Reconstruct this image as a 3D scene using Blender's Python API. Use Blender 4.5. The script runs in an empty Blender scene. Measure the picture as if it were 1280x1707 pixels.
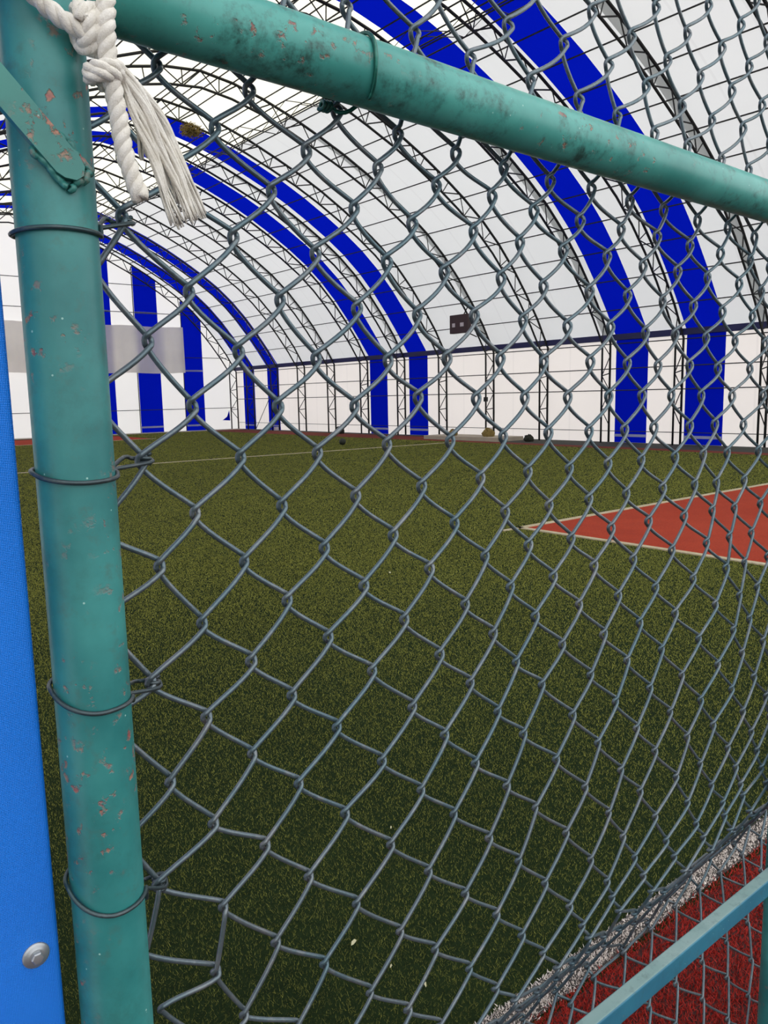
import bpy, math, random
import numpy as np
from mathutils import Vector, Matrix

random.seed(7)
rng = np.random.default_rng(7)
D = bpy.data
SC = bpy.context.scene
COL = SC.collection

# ------------------------------------------------------------------ camera, light, exposure
cam_d = D.cameras.new('camera')
cam = D.objects.new('camera', cam_d)
COL.objects.link(cam)
SC.camera = cam
# rows: image right, image down, view direction, in world axes (x along the fence, y down the hall, z up)
CX = Vector((0.77638102, -0.62993843, -0.02025071))
CY = Vector((-0.10614954, -0.09901964, -0.98940759))
CZ = Vector((0.62126065, 0.77030688, -0.14374464))
M = Matrix((CX, -CY, -CZ)).transposed().to_4x4()
M.translation = Vector((0, 0, 1.5))
cam.matrix_world = M
cam_d.sensor_fit = 'VERTICAL'
cam_d.sensor_height = 36.0
cam_d.lens = 1313.930 / 1707 * 36.0
cam_d.clip_start = 0.02
cam_d.clip_end = 500

world = D.worlds.new('sky')
SC.world = world
world.use_nodes = True
bg = world.node_tree.nodes['Background']
bg.inputs['Color'].default_value = (0.98, 0.99, 1.0, 1)
bg.inputs['Strength'].default_value = 1.9

sun_d = D.lights.new('sun', 'SUN')
sun_d.energy = 1.6
sun_d.angle = math.radians(12)
sun_d.color = (1.0, 0.95, 0.86)
sun = D.objects.new('sun', sun_d)
COL.objects.link(sun)
sun.rotation_euler = (math.radians(-22), math.radians(-42), 0)

SC.view_settings.view_transform = 'Standard'
SC.view_settings.look = 'None'
SC.view_settings.gamma = 1
SC.view_settings.use_curve_mapping = False
SC.view_settings.exposure = 0.0
SC.cycles.max_bounces = 10
SC.cycles.diffuse_bounces = 5
SC.cycles.transmission_bounces = 6
SC.cycles.use_denoising = True

# ------------------------------------------------------------------ materials
def srgb(r, g, b):
    f = lambda c: (c / 255) / 12.92 if c <= 10 else ((c / 255 + .055) / 1.055) ** 2.4
    return (f(r), f(g), f(b), 1)

class NT:
    def __init__(s, name):
        s.m = D.materials.new(name)
        s.m.use_nodes = True
        s.t = s.m.node_tree
        s.t.nodes.clear()
        s.out = s.n('ShaderNodeOutputMaterial')
    def n(s, kind, **kw):
        x = s.t.nodes.new(kind)
        for k, v in kw.items():
            if k in x.inputs: x.inputs[k].default_value = v
            else: setattr(x, k, v)
        return x
    def l(s, a, b): s.t.links.new(a, b)
    def coord(s, which='Object', scale=(1, 1, 1)):
        c = s.n('ShaderNodeTexCoord'); mp = s.n('ShaderNodeMapping')
        mp.inputs['Scale'].default_value = scale
        s.l(c.outputs[which], mp.inputs['Vector']); return mp.outputs['Vector']
    def noise(s, vec, scale, detail=4, rough=.55):
        x = s.n('ShaderNodeTexNoise'); x.inputs['Scale'].default_value = scale
        x.inputs['Detail'].default_value = detail; x.inputs['Roughness'].default_value = rough
        s.l(vec, x.inputs['Vector']); return x.outputs['Fac']
    def ramp(s, fac, a, b):
        x = s.n('ShaderNodeMapRange'); x.inputs['From Min'].default_value = a; x.inputs['From Max'].default_value = b
        s.l(fac, x.inputs['Value']); return x.outputs['Result']
    def math(s, op, a, b=None):
        x = s.n('ShaderNodeMath', operation=op)
        for i, v in enumerate((a, b)):
            if v is None: continue
            if isinstance(v, (int, float)): x.inputs[i].default_value = v
            else: s.l(v, x.inputs[i])
        return x.outputs[0]
    def mix(s, fac, a, b):
        x = s.n('ShaderNodeMix', data_type='RGBA')
        for sock, v in ((x.inputs[0], fac), (x.inputs[6], a), (x.inputs[7], b)):
            if isinstance(v, (int, float, tuple)): sock.default_value = v
            else: s.l(v, sock)
        return x.outputs[2]
    def principled(s, color, rough=.5, metal=0, bump=None, bump_d=.001, **kw):
        p = s.n('ShaderNodeBsdfPrincipled')
        for sock, v in ((p.inputs['Base Color'], color), (p.inputs['Roughness'], rough), (p.inputs['Metallic'], metal)):
            if isinstance(v, (int, float, tuple)): sock.default_value = v
            else: s.l(v, sock)
        for k, v in kw.items(): p.inputs[k].default_value = v
        if bump is not None:
            b = s.n('ShaderNodeBump'); b.inputs['Distance'].default_value = bump_d
            s.l(bump, b.inputs['Height']); s.l(b.outputs['Normal'], p.inputs['Normal'])
        s.l(p.outputs['BSDF'], s.out.inputs['Surface'])
        return s.m

def m_plain(name, col, rough=.6, metal=0, var=.25, scale=6.0, spec=.5):
    t = NT(name); v = t.coord()
    f = t.noise(v, scale)
    dark = tuple(c * (1 - var) for c in col[:3]) + (1,)
    return t.principled(t.mix(f, dark, col), rough, metal, **{'Specular IOR Level': spec})

def m_membrane(name, col, trans, seams=True, weave=.04):
    t = NT(name); v = t.coord()
    f = t.noise(v, 0.7, 3)
    c = t.mix(f, tuple(x * (1 - weave) for x in col[:3]) + (1,), col)
    if seams:   # welded overlaps of the cloth, a hand wide, every 1.2 m
        sp = t.n('ShaderNodeSeparateXYZ'); t.l(v, sp.inputs[0])
        fr = t.math('FRACT', t.math('MULTIPLY', sp.outputs['Y'], 1 / 1.205))
        band = t.math('LESS_THAN', t.math('ABSOLUTE', t.math('SUBTRACT', fr, .5)), .022)
        c = t.mix(t.math('MULTIPLY', band, .10), c, (0.45, 0.42, 0.42, 1))
    d = t.n('ShaderNodeBsdfDiffuse'); tr = t.n('ShaderNodeBsdfTranslucent'); mx = t.n('ShaderNodeMixShader')
    t.l(c, d.inputs['Color']); t.l(c, tr.inputs['Color'])
    mx.inputs[0].default_value = trans
    t.l(d.outputs[0], mx.inputs[1]); t.l(tr.outputs[0], mx.inputs[2]); t.l(mx.outputs[0], t.out.inputs['Surface'])
    return t.m

def m_paint(name, base, dark, rust=.62, rough=.38, grime=.25):
    """old teal pipe paint: cloudy, speckled white, chipped down to red primer"""
    t = NT(name); v = t.coord()
    cl = t.noise(v, 9, 5); c = t.mix(t.ramp(cl, .35, .7), dark, base)
    gr = t.noise(v, 60, 6, .7)
    c = t.mix(t.math('MULTIPLY', t.ramp(gr, .56, .72), .45), c, srgb(70, 92, 84))
    big = t.noise(v, 7, 2)
    chip = t.math('MULTIPLY', t.ramp(t.noise(v, 75, 5, .65), rust, rust + .07), t.ramp(big, .47, .58))
    rc = t.mix(t.ramp(t.noise(v, 160, 3), .42, .6), srgb(150, 76, 74), srgb(166, 116, 92))
    c = t.mix(t.math('MULTIPLY', chip, .9), c, rc)
    gm = t.math('MULTIPLY', t.ramp(t.noise(v, 16, 6, .72), .50, .64), t.ramp(t.noise(v, 70, 4, .7), .38, .6))
    c = t.mix(t.math('MULTIPLY', gm, grime), c, srgb(30, 52, 46))
    vo = t.n('ShaderNodeTexVoronoi'); vo.inputs['Scale'].default_value = 110; t.l(v, vo.inputs['Vector'])
    sel = t.n('ShaderNodeSeparateColor'); t.l(vo.outputs['Color'], sel.inputs[0])
    dot = t.math('MULTIPLY', t.math('LESS_THAN', vo.outputs['Distance'], .10), t.math('GREATER_THAN', sel.outputs[0], .86))
    c = t.mix(t.math('MULTIPLY', dot, .7), c, srgb(165, 205, 195))
    h = t.math('ADD', t.math('MULTIPLY', cl, .4), t.math('MULTIPLY', chip, -1.0))
    return t.principled(c, t.math('ADD', t.math('MULTIPLY', gr, .25), rough - .1), 0, h, .0006)

def m_wire(name, a, b, c2):
    t = NT(name); v = t.coord()
    f = t.noise(v, 5, 3); g = t.noise(v, 45, 5, .7); k = t.noise(v, 220, 3)
    c = t.mix(t.ramp(f, .38, .62), a, b)
    c = t.mix(t.math('MULTIPLY', t.ramp(g, .5, .68), .55), c, c2)
    return t.principled(c, .34, .55, t.math('ADD', k, g), .0004)

def m_turf(name, a, b, c2, bump=.006):
    t = NT(name); v = t.coord()
    f = t.noise(v, .45, 4); g = t.noise(v, 55, 6, .75); e = t.noise(v, 3.2, 5, .65)
    c = t.mix(t.ramp(f, .3, .7), a, b)
    c = t.mix(t.math('MULTIPLY', t.ramp(e, .35, .7), .45), c, c2)
    c = t.mix(t.math('MULTIPLY', t.ramp(g, .4, .65), .5), c, tuple(x * .45 for x in a[:3]) + (1,))
    return t.principled(c, .9, 0, g, bump, **{'Specular IOR Level': .06})

MAT = dict(
    white=m_membrane('white_membrane', (.86, .865, .865, 1), .40),
    wall=m_membrane('warm_white_membrane', (.97, .90, .85, 1), .68),
    endwall=m_membrane('end_wall_membrane', (.92, .90, .88, 1), .60, seams=False),
    blue=m_membrane('blue_membrane', (.001, .008, .44, 1), .46, seams=False, weave=.12),
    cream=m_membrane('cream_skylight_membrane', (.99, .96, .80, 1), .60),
    flap=m_membrane('doubled_membrane', (.74, .76, .75, 1), .34, seams=False),
    hem=m_membrane('pale_hem_webbing', (.55, .58, .85, 1), .35, seams=False),
    drape=m_membrane('grey_drape', (.95, .92, .86, 1), .26, seams=False, weave=.25),
    steel=m_plain('dark_steel_paint', (.010, .011, .012, 1), .6),
    steel_grey=m_plain('grey_steel_paint', (.028, .030, .030, 1), .6),
    navy=m_plain('navy_beam_paint', (.008, .010, .10, 1), .5),
    turf=m_turf('green_turf', srgb(28, 42, 20), srgb(38, 52, 26), srgb(24, 36, 18)),
    red=m_turf('red_turf', srgb(164, 62, 42), srgb(178, 72, 50), srgb(146, 54, 40)),
    line=m_turf('white_turf', srgb(196, 182, 150), srgb(208, 196, 170), srgb(170, 156, 120)),
    blade=m_plain('green_blades', srgb(150, 152, 72), .7, 0, .30, 1.2, .08),
    redblade=m_plain('red_blades', srgb(184, 56, 48), .7, 0, .4, 40, .1),
    whiteblade=m_plain('white_blades', srgb(232, 222, 212), .7, 0, .2, 40, .1),
    ground=m_plain('outside_ground', srgb(66, 64, 62), .9),
    concrete=m_plain('pale_concrete', srgb(190, 178, 158), .85, 0, .35, 3),
    mud=m_plain('dark_rubber_ground', srgb(44, 46, 34), .9, 0, .4, 2),
    paint=m_paint('teal_pipe_paint', srgb(62, 142, 138), srgb(30, 106, 106), .585),
    railpaint=m_paint('teal_rail_paint', srgb(82, 168, 158), srgb(50, 134, 126), .60, .36, .85),
    bluepaint=m_paint('blue_teal_tube_paint', srgb(46, 118, 140), srgb(38, 100, 124), .70),
    weld=m_paint('weld_paint', srgb(58, 132, 122), srgb(42, 108, 104), .55),
    wire=m_wire('coated_wire', srgb(98, 110, 116), srgb(86, 108, 116), srgb(138, 138, 138)),
    tie=m_wire('tie_wire', srgb(66, 76, 80), srgb(54, 78, 82), srgb(104, 104, 106)),
    greentie=m_wire('green_tie_wire', srgb(28, 100, 88), srgb(22, 84, 76), srgb(90, 130, 120)),
    box=m_plain('dark_maroon_box', (.034, .006, .009, 1), .5),
    light=m_plain('pale_panel', srgb(210, 200, 205), .5),
    straw=m_plain('dry_straw', srgb(150, 128, 70), .95, 0, .6, 12),
    reddull=m_plain('worn_red_margin', srgb(128, 62, 48), .95, 0, .3, 4, .1),
    redbase=m_plain('red_turf_infill', srgb(70, 26, 22), .95, 0, .5, 60),
    infill=m_plain('black_rubber_infill', srgb(66, 62, 58), .95, 0, .5, 90),
    dust=m_paint('dusty_tube_paint', srgb(136, 160, 158), srgb(116, 148, 146), .72),
    black=m_plain('black_plastic', (.015, .015, .016, 1), .5),
    ball=m_plain('dark_ball_skin', srgb(48, 52, 40), .7, 0, .5, 14),
    leaf=m_plain('pale_leaf', srgb(205, 200, 160), .8),
    zinc=m_plain('zinc_bolt', srgb(176, 180, 184), .38, .75, .25, 60),
)
def m_tarp():
    t = NT('blue_tarpaulin'); v = t.coord()
    w1 = t.n('ShaderNodeTexWave'); w1.inputs['Scale'].default_value = 240; w1.bands_direction = 'X'
    w2 = t.n('ShaderNodeTexWave'); w2.inputs['Scale'].default_value = 240; w2.bands_direction = 'Z'
    t.l(v, w1.inputs['Vector']); t.l(v, w2.inputs['Vector'])
    h = t.math('ADD', w1.outputs['Fac'], w2.outputs['Fac'])
    f = t.noise(v, 4, 4)
    c = t.mix(f, srgb(4, 110, 216), srgb(10, 126, 234))
    return t.principled(c, .42, 0, h, .00025)
MAT['tarp'] = m_tarp()
def m_rope():
    t = NT('white_rope'); v = t.coord()
    g = t.noise(v, 900, 3, .7); f = t.noise(v, 90, 4, .6)
    c = t.mix(t.ramp(f, .3, .7), srgb(226, 220, 208), srgb(244, 240, 233))
    c = t.mix(t.math('MULTIPLY', t.ramp(g, .45, .7), .25), c, srgb(206, 198, 184))
    return t.principled(c, .95, 0, t.math('ADD', g, f), .0009, **{'Specular IOR Level': .1})
MAT['rope'] = m_rope()

# ------------------------------------------------------------------ mesh helpers
def loc_of(p): return np.array(p.location) if p is not None else np.zeros(3)

def link(name, verts, faces, mat, parent=None, smooth=False, loc=None):
    """one mesh object; vertices are given in world metres"""
    o_at = np.array(loc if loc is not None else (0, 0, 0), float)
    base = loc_of(parent) + (o_at if parent is not None else 0)
    if parent is None: base = o_at
    me = D.meshes.new(name)
    me.from_pydata([tuple(np.asarray(v, float) - base) for v in verts], [], faces)
    if smooth: me.polygons.foreach_set('use_smooth', [True] * len(me.polygons))
    me.materials.append(MAT[mat]); me.update()
    o = D.objects.new(name, me); COL.objects.link(o)
    o.location = o_at
    if parent is not None: o.parent = parent
    return o

def tag(o, label=None, cat=None, group=None, kind=None):
    for k, v in (('label', label), ('category', cat), ('group', group), ('kind', kind)):
        if v: o[k] = v
    return o

def thing(name, loc, label=None, cat=None, group=None, kind=None):
    o = D.objects.new(name, None); COL.objects.link(o)
    o.location = loc; o.empty_display_size = .1
    return tag(o, label, cat, group, kind)

def copy_tree(o, dy):
    r = o.copy(); COL.objects.link(r); r.location.y += dy
    for ch in o.children:
        c = ch.copy(); COL.objects.link(c); c.parent = r
    return r

def tube(path, rad, n=8, cap=True):
    P = np.asarray(path, float); m = len(P)
    R = np.full(m, rad) if np.isscalar(rad) else np.asarray(rad, float)
    T = np.gradient(P, axis=0); T /= np.linalg.norm(T, axis=1)[:, None] + 1e-12
    up = np.array((0, 0, 1.0)) if abs(T[0][2]) < .9 else np.array((1.0, 0, 0))
    u = np.cross(T[0], up); u /= np.linalg.norm(u)
    a = np.arange(n) * 2 * np.pi / n; ca, sa = np.cos(a), np.sin(a)
    V = []
    for i in range(m):
        u = u - T[i] * u.dot(T[i]); u /= np.linalg.norm(u) + 1e-12
        w = np.cross(T[i], u)
        V.append(P[i] + R[i] * (ca[:, None] * u + sa[:, None] * w))
    V = np.concatenate(V)
    Fc = [(i * n + j, i * n + (j + 1) % n, (i + 1) * n + (j + 1) % n, (i + 1) * n + j) for i in range(m - 1) for j in range(n)]
    if cap: Fc += [tuple(range(n))[::-1], tuple((m - 1) * n + j for j in range(n))]
    return V, Fc

def smooth_path(pts, k=4):
    P = np.asarray(pts, float); Q = np.vstack([2 * P[0] - P[1], P, 2 * P[-1] - P[-2]])
    out = []
    for i in range(1, len(Q) - 2):
        p0, p1, p2, p3 = Q[i - 1:i + 3]
        for t in np.arange(k) / k:
            out.append(.5 * (2 * p1 + (p2 - p0) * t + (2 * p0 - 5 * p1 + 4 * p2 - p3) * t * t + (3 * p1 - p0 - 3 * p2 + p3) * t ** 3))
    out.append(P[-1]); return np.array(out)

def merge(parts):
    V, Fc, b = [], [], 0
    for v, f in parts:
        V.append(np.asarray(v, float)); Fc += [tuple(i + b for i in q) for q in f]; b += len(v)
    return np.concatenate(V), Fc

def box(x0, x1, y0, y1, z0, z1, bev=0.0):
    """box with chamfered edges"""
    if bev <= 0:
        v = [(x, y, z) for x in (x0, x1) for y in (y0, y1) for z in (z0, z1)]
        return np.array(v, float), [(0, 1, 3, 2), (4, 6, 7, 5), (0, 4, 5, 1), (2, 3, 7, 6), (0, 2, 6, 4), (1, 5, 7, 3)]
    import bmesh
    bm = bmesh.new(); bmesh.ops.create_cube(bm, size=1)
    for v in bm.verts:
        v.co = Vector(((x0 + x1) / 2 + v.co.x * (x1 - x0), (y0 + y1) / 2 + v.co.y * (y1 - y0), (z0 + z1) / 2 + v.co.z * (z1 - z0)))
    bmesh.ops.bevel(bm, geom=list(bm.edges), offset=bev, segments=3, affect='EDGES', profile=.5)
    bm.verts.index_update()
    r = np.array([v.co[:] for v in bm.verts]), [tuple(v.index for v in f.verts) for f in bm.faces]
    bm.free(); return r

def lathe(c, axis, prof, n=24):
    """profile of (radius, distance) revolved about an axis through c"""
    ax = np.array(axis, float); ax /= np.linalg.norm(ax)
    t = np.array((0, 0, 1.0)) if abs(ax[2]) < .9 else np.array((1.0, 0, 0))
    u = np.cross(ax, t); u /= np.linalg.norm(u); w = np.cross(ax, u)
    a = np.arange(n) * 2 * np.pi / n
    V = np.concatenate([np.array(c) + ax * d + r * (np.cos(a)[:, None] * u + np.sin(a)[:, None] * w) for r, d in prof])
    Fc = [(i * n + j, i * n + (j + 1) % n, (i + 1) * n + (j + 1) % n, (i + 1) * n + j) for i in range(len(prof) - 1) for j in range(n)]
    Fc.append(tuple(range(n))[::-1]); Fc.append(tuple((len(prof) - 1) * n + j for j in range(n)))
    return V, Fc

ORD = ['first', 'second', 'third', 'fourth', 'fifth', 'sixth', 'seventh', 'eighth', 'ninth', 'tenth', 'eleventh', 'twelfth',
       'thirteenth', 'fourteenth', 'fifteenth', 'sixteenth', 'seventeenth', 'eighteenth', 'nineteenth', 'twentieth', 'twenty-first', 'twenty-second', 'twenty-third']

# ------------------------------------------------------------------ the hall: profile of the arch
XW, XL, XM = 20.85, -.85, 10.0
Y0, Y1 = .10, 38.3
half = [(20.85, 3.15), (20.25, 4.0), (19.55, 4.92), (18.75, 5.82), (17.85, 6.62), (16.86, 7.30), (15.6, 8.03), (14.5, 8.57), (13.5, 8.98), (12.62, 9.31), (11.65, 9.60), (10.8, 9.78), (10.0, 9.86)]
hp = smooth_path([(x, z) for x, z in half], 8)
seg = np.r_[0, np.cumsum(np.linalg.norm(np.diff(hp, axis=0), axis=1))]
NP = 15
ts = np.linspace(0, seg[-1], NP)
right = np.c_[np.interp(ts, seg, hp[:, 0]), np.interp(ts, seg, hp[:, 1])]       # eave -> ridge, one point per purlin
left = np.c_[2 * XM - right[:, 0], right[:, 1]][::-1][1:]
ROOF = np.vstack([right, left])                                                 # right eave -> ridge -> left eave
def offset(pl, d):
    t = np.gradient(pl, axis=0); t /= np.linalg.norm(t, axis=1)[:, None]
    n = np.c_[-t[:, 1], t[:, 0]]
    return pl + n * d          # d > 0 : inwards (travelling right eave -> left eave)
TRUSS_Y = [9.82 + 2.41 * k for k in range(-4, 12)]

# floor and outside ground
link('floor', *box(-30, 52, -30, 70, -.20, -.012), 'ground')['kind'] = 'structure'

BLUE_Y = [(1.32, 2.40), (11.02, 12.16), (13.37, 14.47), (22.98, 24.08), (25.45, 26.60), (33.90, 35.0), (36.30, 37.45)]
def strips():
    out, y = [], Y0
    for a, b in BLUE_Y:
        out.append((y, a, 'white')); out.append((a, b, 'blue')); y = b
    out.append((y, Y1, 'white'))
    res = []
    for a, b, m in out:
        if m == 'white' and b - a > 2.6:
            n = round((b - a) / 2.41); e = np.linspace(a, b, n + 1)
            res += [(e[i], e[i + 1], m) for i in range(n)]
        else: res.append((a, b, m))
    return res
STRIPS = strips()

ceiling = thing('ceiling', (XM, (Y0 + Y1) / 2, 0), kind='structure')
def roof_strip(name, rows, a, b, mat, label, lift=0.0):
    pl = offset(ROOF, lift)[rows[0]:rows[1] + 1]
    V = [(x, y, z) for x, z in pl for y in (a, b)]
    Fc = [(2 * i, 2 * i + 1, 2 * i + 3, 2 * i + 2) for i in range(len(pl) - 1)]
    o = link(name, V, Fc, mat, ceiling)
    if label: o['label'] = label
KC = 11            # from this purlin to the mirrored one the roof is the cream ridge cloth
for a, b, m in STRIPS:
    n = len(ROOF) - 1
    if m == 'white':
        roof_strip('membrane_panel', (0, KC), a, b, 'white', None)
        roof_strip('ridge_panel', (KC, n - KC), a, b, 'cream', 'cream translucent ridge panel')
        roof_strip('membrane_panel', (n - KC, n), a, b, 'white', None)
    else:
        roof_strip('blue_panel', (0, n), a, b, 'blue', 'royal blue stripe of the roof membrane')
for i, y in enumerate(TRUSS_Y):
    if i % 2 == 0:
        roof_strip('overlap_flap', (0, 10), y + .04, y + .27, 'flap', 'grey doubled strip where two membranes overlap', .015)

def wall_side(name, x, mat):
    w = thing(name, (x, (Y0 + Y1) / 2, 0), kind='structure')
    for a, b, m in STRIPS:
        V = [(x, y, z) for z in (0, .3, 1.57, 2.22, 3.15) for y in (a, b)]
        Fc = [(2 * i, 2 * i + 1, 2 * i + 3, 2 * i + 2) for i in range(4)]
        o = link('blue_panel' if m == 'blue' else 'membrane_panel', V, Fc, 'blue' if m == 'blue' else mat, w)
        if m == 'blue':
            o['label'] = 'royal blue stripe of the wall membrane'
            s = -1 if x > 5 else 1
            link('hem_strip', *box(min(x, x + s * .012), max(x, x + s * .012), a + .02, b - .02, .17, .25), 'hem', o.parent)['label'] = 'pale hem webbing across a blue stripe'
    return w
wall_side('wall_right', XW, 'wall')
wall_side('wall_left', XL, 'wall')

def wall_end(name, y, mat, s):
    w = thing(name, (XM, y, 0), kind='structure')
    xs = [XL]; cols = []
    blues = [(1.03, 2.1), (3.35, 4.5), (5.7, 6.9), (13.1, 14.3), (15.48, 16.65), (17.9, 18.97)]
    x = XL; bands = []
    for a, b in blues: bands += [(x, a, 0), (a, b, 1)]; x = b
    bands.append((x, XW, 0))
    zt = lambda q: float(np.interp(q, right[::-1, 0], right[::-1, 1])) if q >= XM else float(np.interp(2 * XM - q, right[::-1, 0], right[::-1, 1]))
    for a, b, bl in bands:
        e = np.unique(np.r_[a, b, np.arange(math.ceil(a / .6) * .6, b, .6)])
        V = []; Fc = []
        for q in e: V += [(q, y, 0), (q, y, zt(q))]
        Fc = [(2 * i, 2 * i + 2, 2 * i + 3, 2 * i + 1) for i in range(len(e) - 1)]
        o = link('blue_panel' if bl else 'membrane_panel', V, Fc, 'blue' if bl else mat, w)
        if bl:
            o['label'] = 'royal blue upright stripe of the end wall'
            link('hem_strip', *box(a + .02, b - .02, *sorted((y, y + s * .012)), .22, .31), 'hem', w)['label'] = 'pale hem webbing across a blue stripe'
            link('hem_strip', *box(a + .02, b - .02, *sorted((y, y + s * .012)), 3.02 if a > 17 else 5.82, 3.1 if a > 17 else 5.9), 'hem', w)['label'] = 'pale hem webbing across a blue stripe'
    return w
wall_end('wall_far', Y1, 'endwall', -1)
# the near end of the hall is open to the sky: the lens stands just outside it

# ------------------------------------------------------------------ pitch and ground strips
def slab(name, x0, x1, y0, y1, z, mat, label, cat, kind=None, h=.01):
    c = ((x0 + x1) / 2, (y0 + y1) / 2, z - h)
    o = link(name, *box(x0, x1, y0, y1, z - h, z), mat, None, False, c)
    return tag(o, label, cat, kind=kind)
slab('artificial_turf', -.6, 18.35, 1.10, 37.1, .0, 'turf', 'worn green artificial turf covering the whole pitch', 'turf')
slab('red_penalty_area', 6.78, 13.2, 1.25, 5.86, .004, 'red', 'near red penalty box with white borders on the green pitch', 'turf', h=.004)
slab('red_penalty_area', 6.78, 13.2, 31.5, 36.2, .004, 'red', 'far red penalty box by the striped end wall', 'turf', h=.004)
slab('red_turf_strip', -.6, 20.6, -1.8, 1.10, .0, 'redbase', 'dark red turf strip under the chain link fence', 'turf')
slab('red_turf_margin', 18.35, 18.95, 1.1, 37.1, .0, 'reddull', 'narrow red turf margin along the striped side wall', 'turf')
slab('red_turf_margin', 18.95, 20.1, 21.4, 37.1, .0, 'reddull', 'wider red margin at the far part of the side wall', 'turf')
slab('rubber_strip', 18.95, 20.75, 1.1, 17.6, .0, 'mud', 'dark rubber strip at the foot of the right wall', 'strip')
slab('soil_strip', 20.1, 20.75, 21.4, 37.1, .0, 'mud', 'dark soil strip beyond the pale kerb along the side wall', 'strip')
slab('concrete_kerb', 19.1, 20.35, 17.7, 21.3, .12, 'concrete', 'pale concrete kerb slab at the foot of the right wall', 'kerb', h=.13)
slab('concrete_apron', -.6, 20.7, 37.15, 38.2, .0, 'concrete', 'pale concrete apron along the far end wall', 'kerb')
LZ = .012
for nm, (x0, x1, y0, y1), lab in (
    ('pitch_line', (-.5, 18.3, 1.12, 1.197), 'broad white goal line just beyond the fence'),
    ('pitch_line', (-.5, 18.0, 18.60, 18.71), 'thin white line straight across the middle of the pitch'),
    ('pitch_line', (6.70, 6.78, 1.25, 5.94), 'white side border of the near red box, running towards the fence'),
    ('pitch_line', (6.70, 13.3, 5.86, 5.94), 'white far border of the near red box'),
    ('pitch_line', (6.70, 13.3, 31.42, 31.5), 'white border in front of the far red box'),
    ('pitch_line', (6.45, 6.70, 5.88, 5.93), 'short stub of white line poking out of the red corner')):
    slab(nm, x0, x1, y0, y1, LZ if y0 > 1.22 or x0 > 1 else .003, 'line' if y0 > 1.22 or x0 > 1 else 'infill', lab, 'line', h=.012 if y0 > 1.22 or x0 > 1 else .002)

def blades(name, mat, label, region, n0, z0, dens=None, hmin=.006, hmax=.014, wid=.0011, far=42.0):
    """upright blades of turf in the wedge in front of the lens, thinner on the ground with distance"""
    th = rng.uniform(math.radians(5), math.radians(78), n0)
    d = 1.1 * np.exp(rng.uniform(0, math.log(far / 1.1), n0))
    x, y = d * np.cos(th), d * np.sin(th)
    k = region(x, y) & (rng.uniform(0, 1, n0) < np.clip((d / 7.0) ** 1.4, .075, 1) if far > 9 else region(x, y)); x, y, d = x[k], y[k], d[k]; n = len(x)
    a = rng.uniform(0, 2 * np.pi, n); w = wid * (d / 1.8) ** (1.36 if far > 9 else .9) * rng.uniform(.7, 1.4, n); h = rng.uniform(hmin, hmax, n)
    lx, ly = rng.normal(0, .55, n) * h, rng.normal(0, .55, n) * h
    V = np.empty((n, 3, 3))
    V[:, 0] = np.c_[x - w * np.cos(a), y - w * np.sin(a), np.full(n, z0)]
    V[:, 1] = np.c_[x + w * np.cos(a), y + w * np.sin(a), np.full(n, z0)]
    V[:, 2] = np.c_[x + lx, y + ly, z0 + h]
    me = D.meshes.new(name)
    me.vertices.add(n * 3); me.vertices.foreach_set('co', V.ravel())
    me.loops.add(n * 3); me.loops.foreach_set('vertex_index', np.arange(n * 3, dtype=np.int32))
    me.polygons.add(n); me.polygons.foreach_set('loop_start', np.arange(0, n * 3, 3, dtype=np.int32))
    me.update(calc_edges=True); me.materials.append(MAT[mat])
    o = D.objects.new(name, me); COL.objects.link(o)
    return tag(o, label, 'turf', kind='stuff')
inred = lambda x, y: (x > 6.7) & (y < 5.94)
jit = lambda x: x + rng.normal(0, .007, len(x))
blades('green_turf_blades', 'blade', 'short green turf blades standing close behind the fence', lambda x, y: (jit(y) > 1.2) & ~inred(x, y) & (x < 18.3) & (y < 37) & ~((x > 6.7) & (x < 13.3) & (y > 31.4)), 2400000, 0, hmin=.005, hmax=.011, wid=.00038)
blades('white_turf_blades', 'whiteblade', 'white turf blades of the goal line flecked with black rubber', lambda x, y: (jit(y) < 1.197) & (jit(y) > 1.12), 520000, .002, wid=.0021, far=4.5, hmin=.004, hmax=.009)
blades('red_turf_blades', 'redblade', 'dark red turf blades below the lower fence rail', lambda x, y: (jit(y) < 1.12) & (y > .4), 420000, 0, wid=.0013, far=4.5)

# ------------------------------------------------------------------ steel frame
def arch_line(d, lo=0, hi=None):
    pl = offset(ROOF, d); return pl[lo:hi]
outer = np.vstack([[(XW - .06, 0)], [(XW - .06, 3.0)], offset(ROOF, .06)[1:-1], [(XL + .06, 3.0)], [(XL + .06, 0)]])
inner = np.vstack([[(XW - .46, 0)], [(XW - .46, 2.95)], offset(ROOF, .46)[1:-1], [(XL + .46, 2.95)], [(XL + .46, 0)]])
def resample(pl, n):
    s = np.r_[0, np.cumsum(np.linalg.norm(np.diff(pl, axis=0), axis=1))]
    t = np.linspace(0, s[-1], n); return np.c_[np.interp(t, s, pl[:, 0]), np.interp(t, s, pl[:, 1])]
FAR = 'dark steel arch truss carrying the roof, %s from the far end wall'
def make_truss(y):
    t = thing('arch_truss', (XM, y, 0))
    p3 = lambda pl: [(x, y, z) for x, z in pl]
    link('outer_chord', *tube(p3(outer), .036, 6), 'steel', t, True)
    link('inner_chord', *tube(p3(inner), .032, 6), 'steel', t, True)
    a, b = resample(outer, 63), resample(inner, 63)
    for i in range(1, 44):
        p, q = (a[i], b[i + 1]) if i % 2 else (b[i], a[i + 1])
        link('web_bar', *tube([(p[0], y, p[1]), (q[0], y, q[1])], .018, 4), 'steel', t)
        if i % 2 == 0:
            link('web_strut', *tube([(a[i][0], y, a[i][1]), (b[i][0], y, b[i][1])], .017, 4), 'steel', t)
    return t
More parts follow.
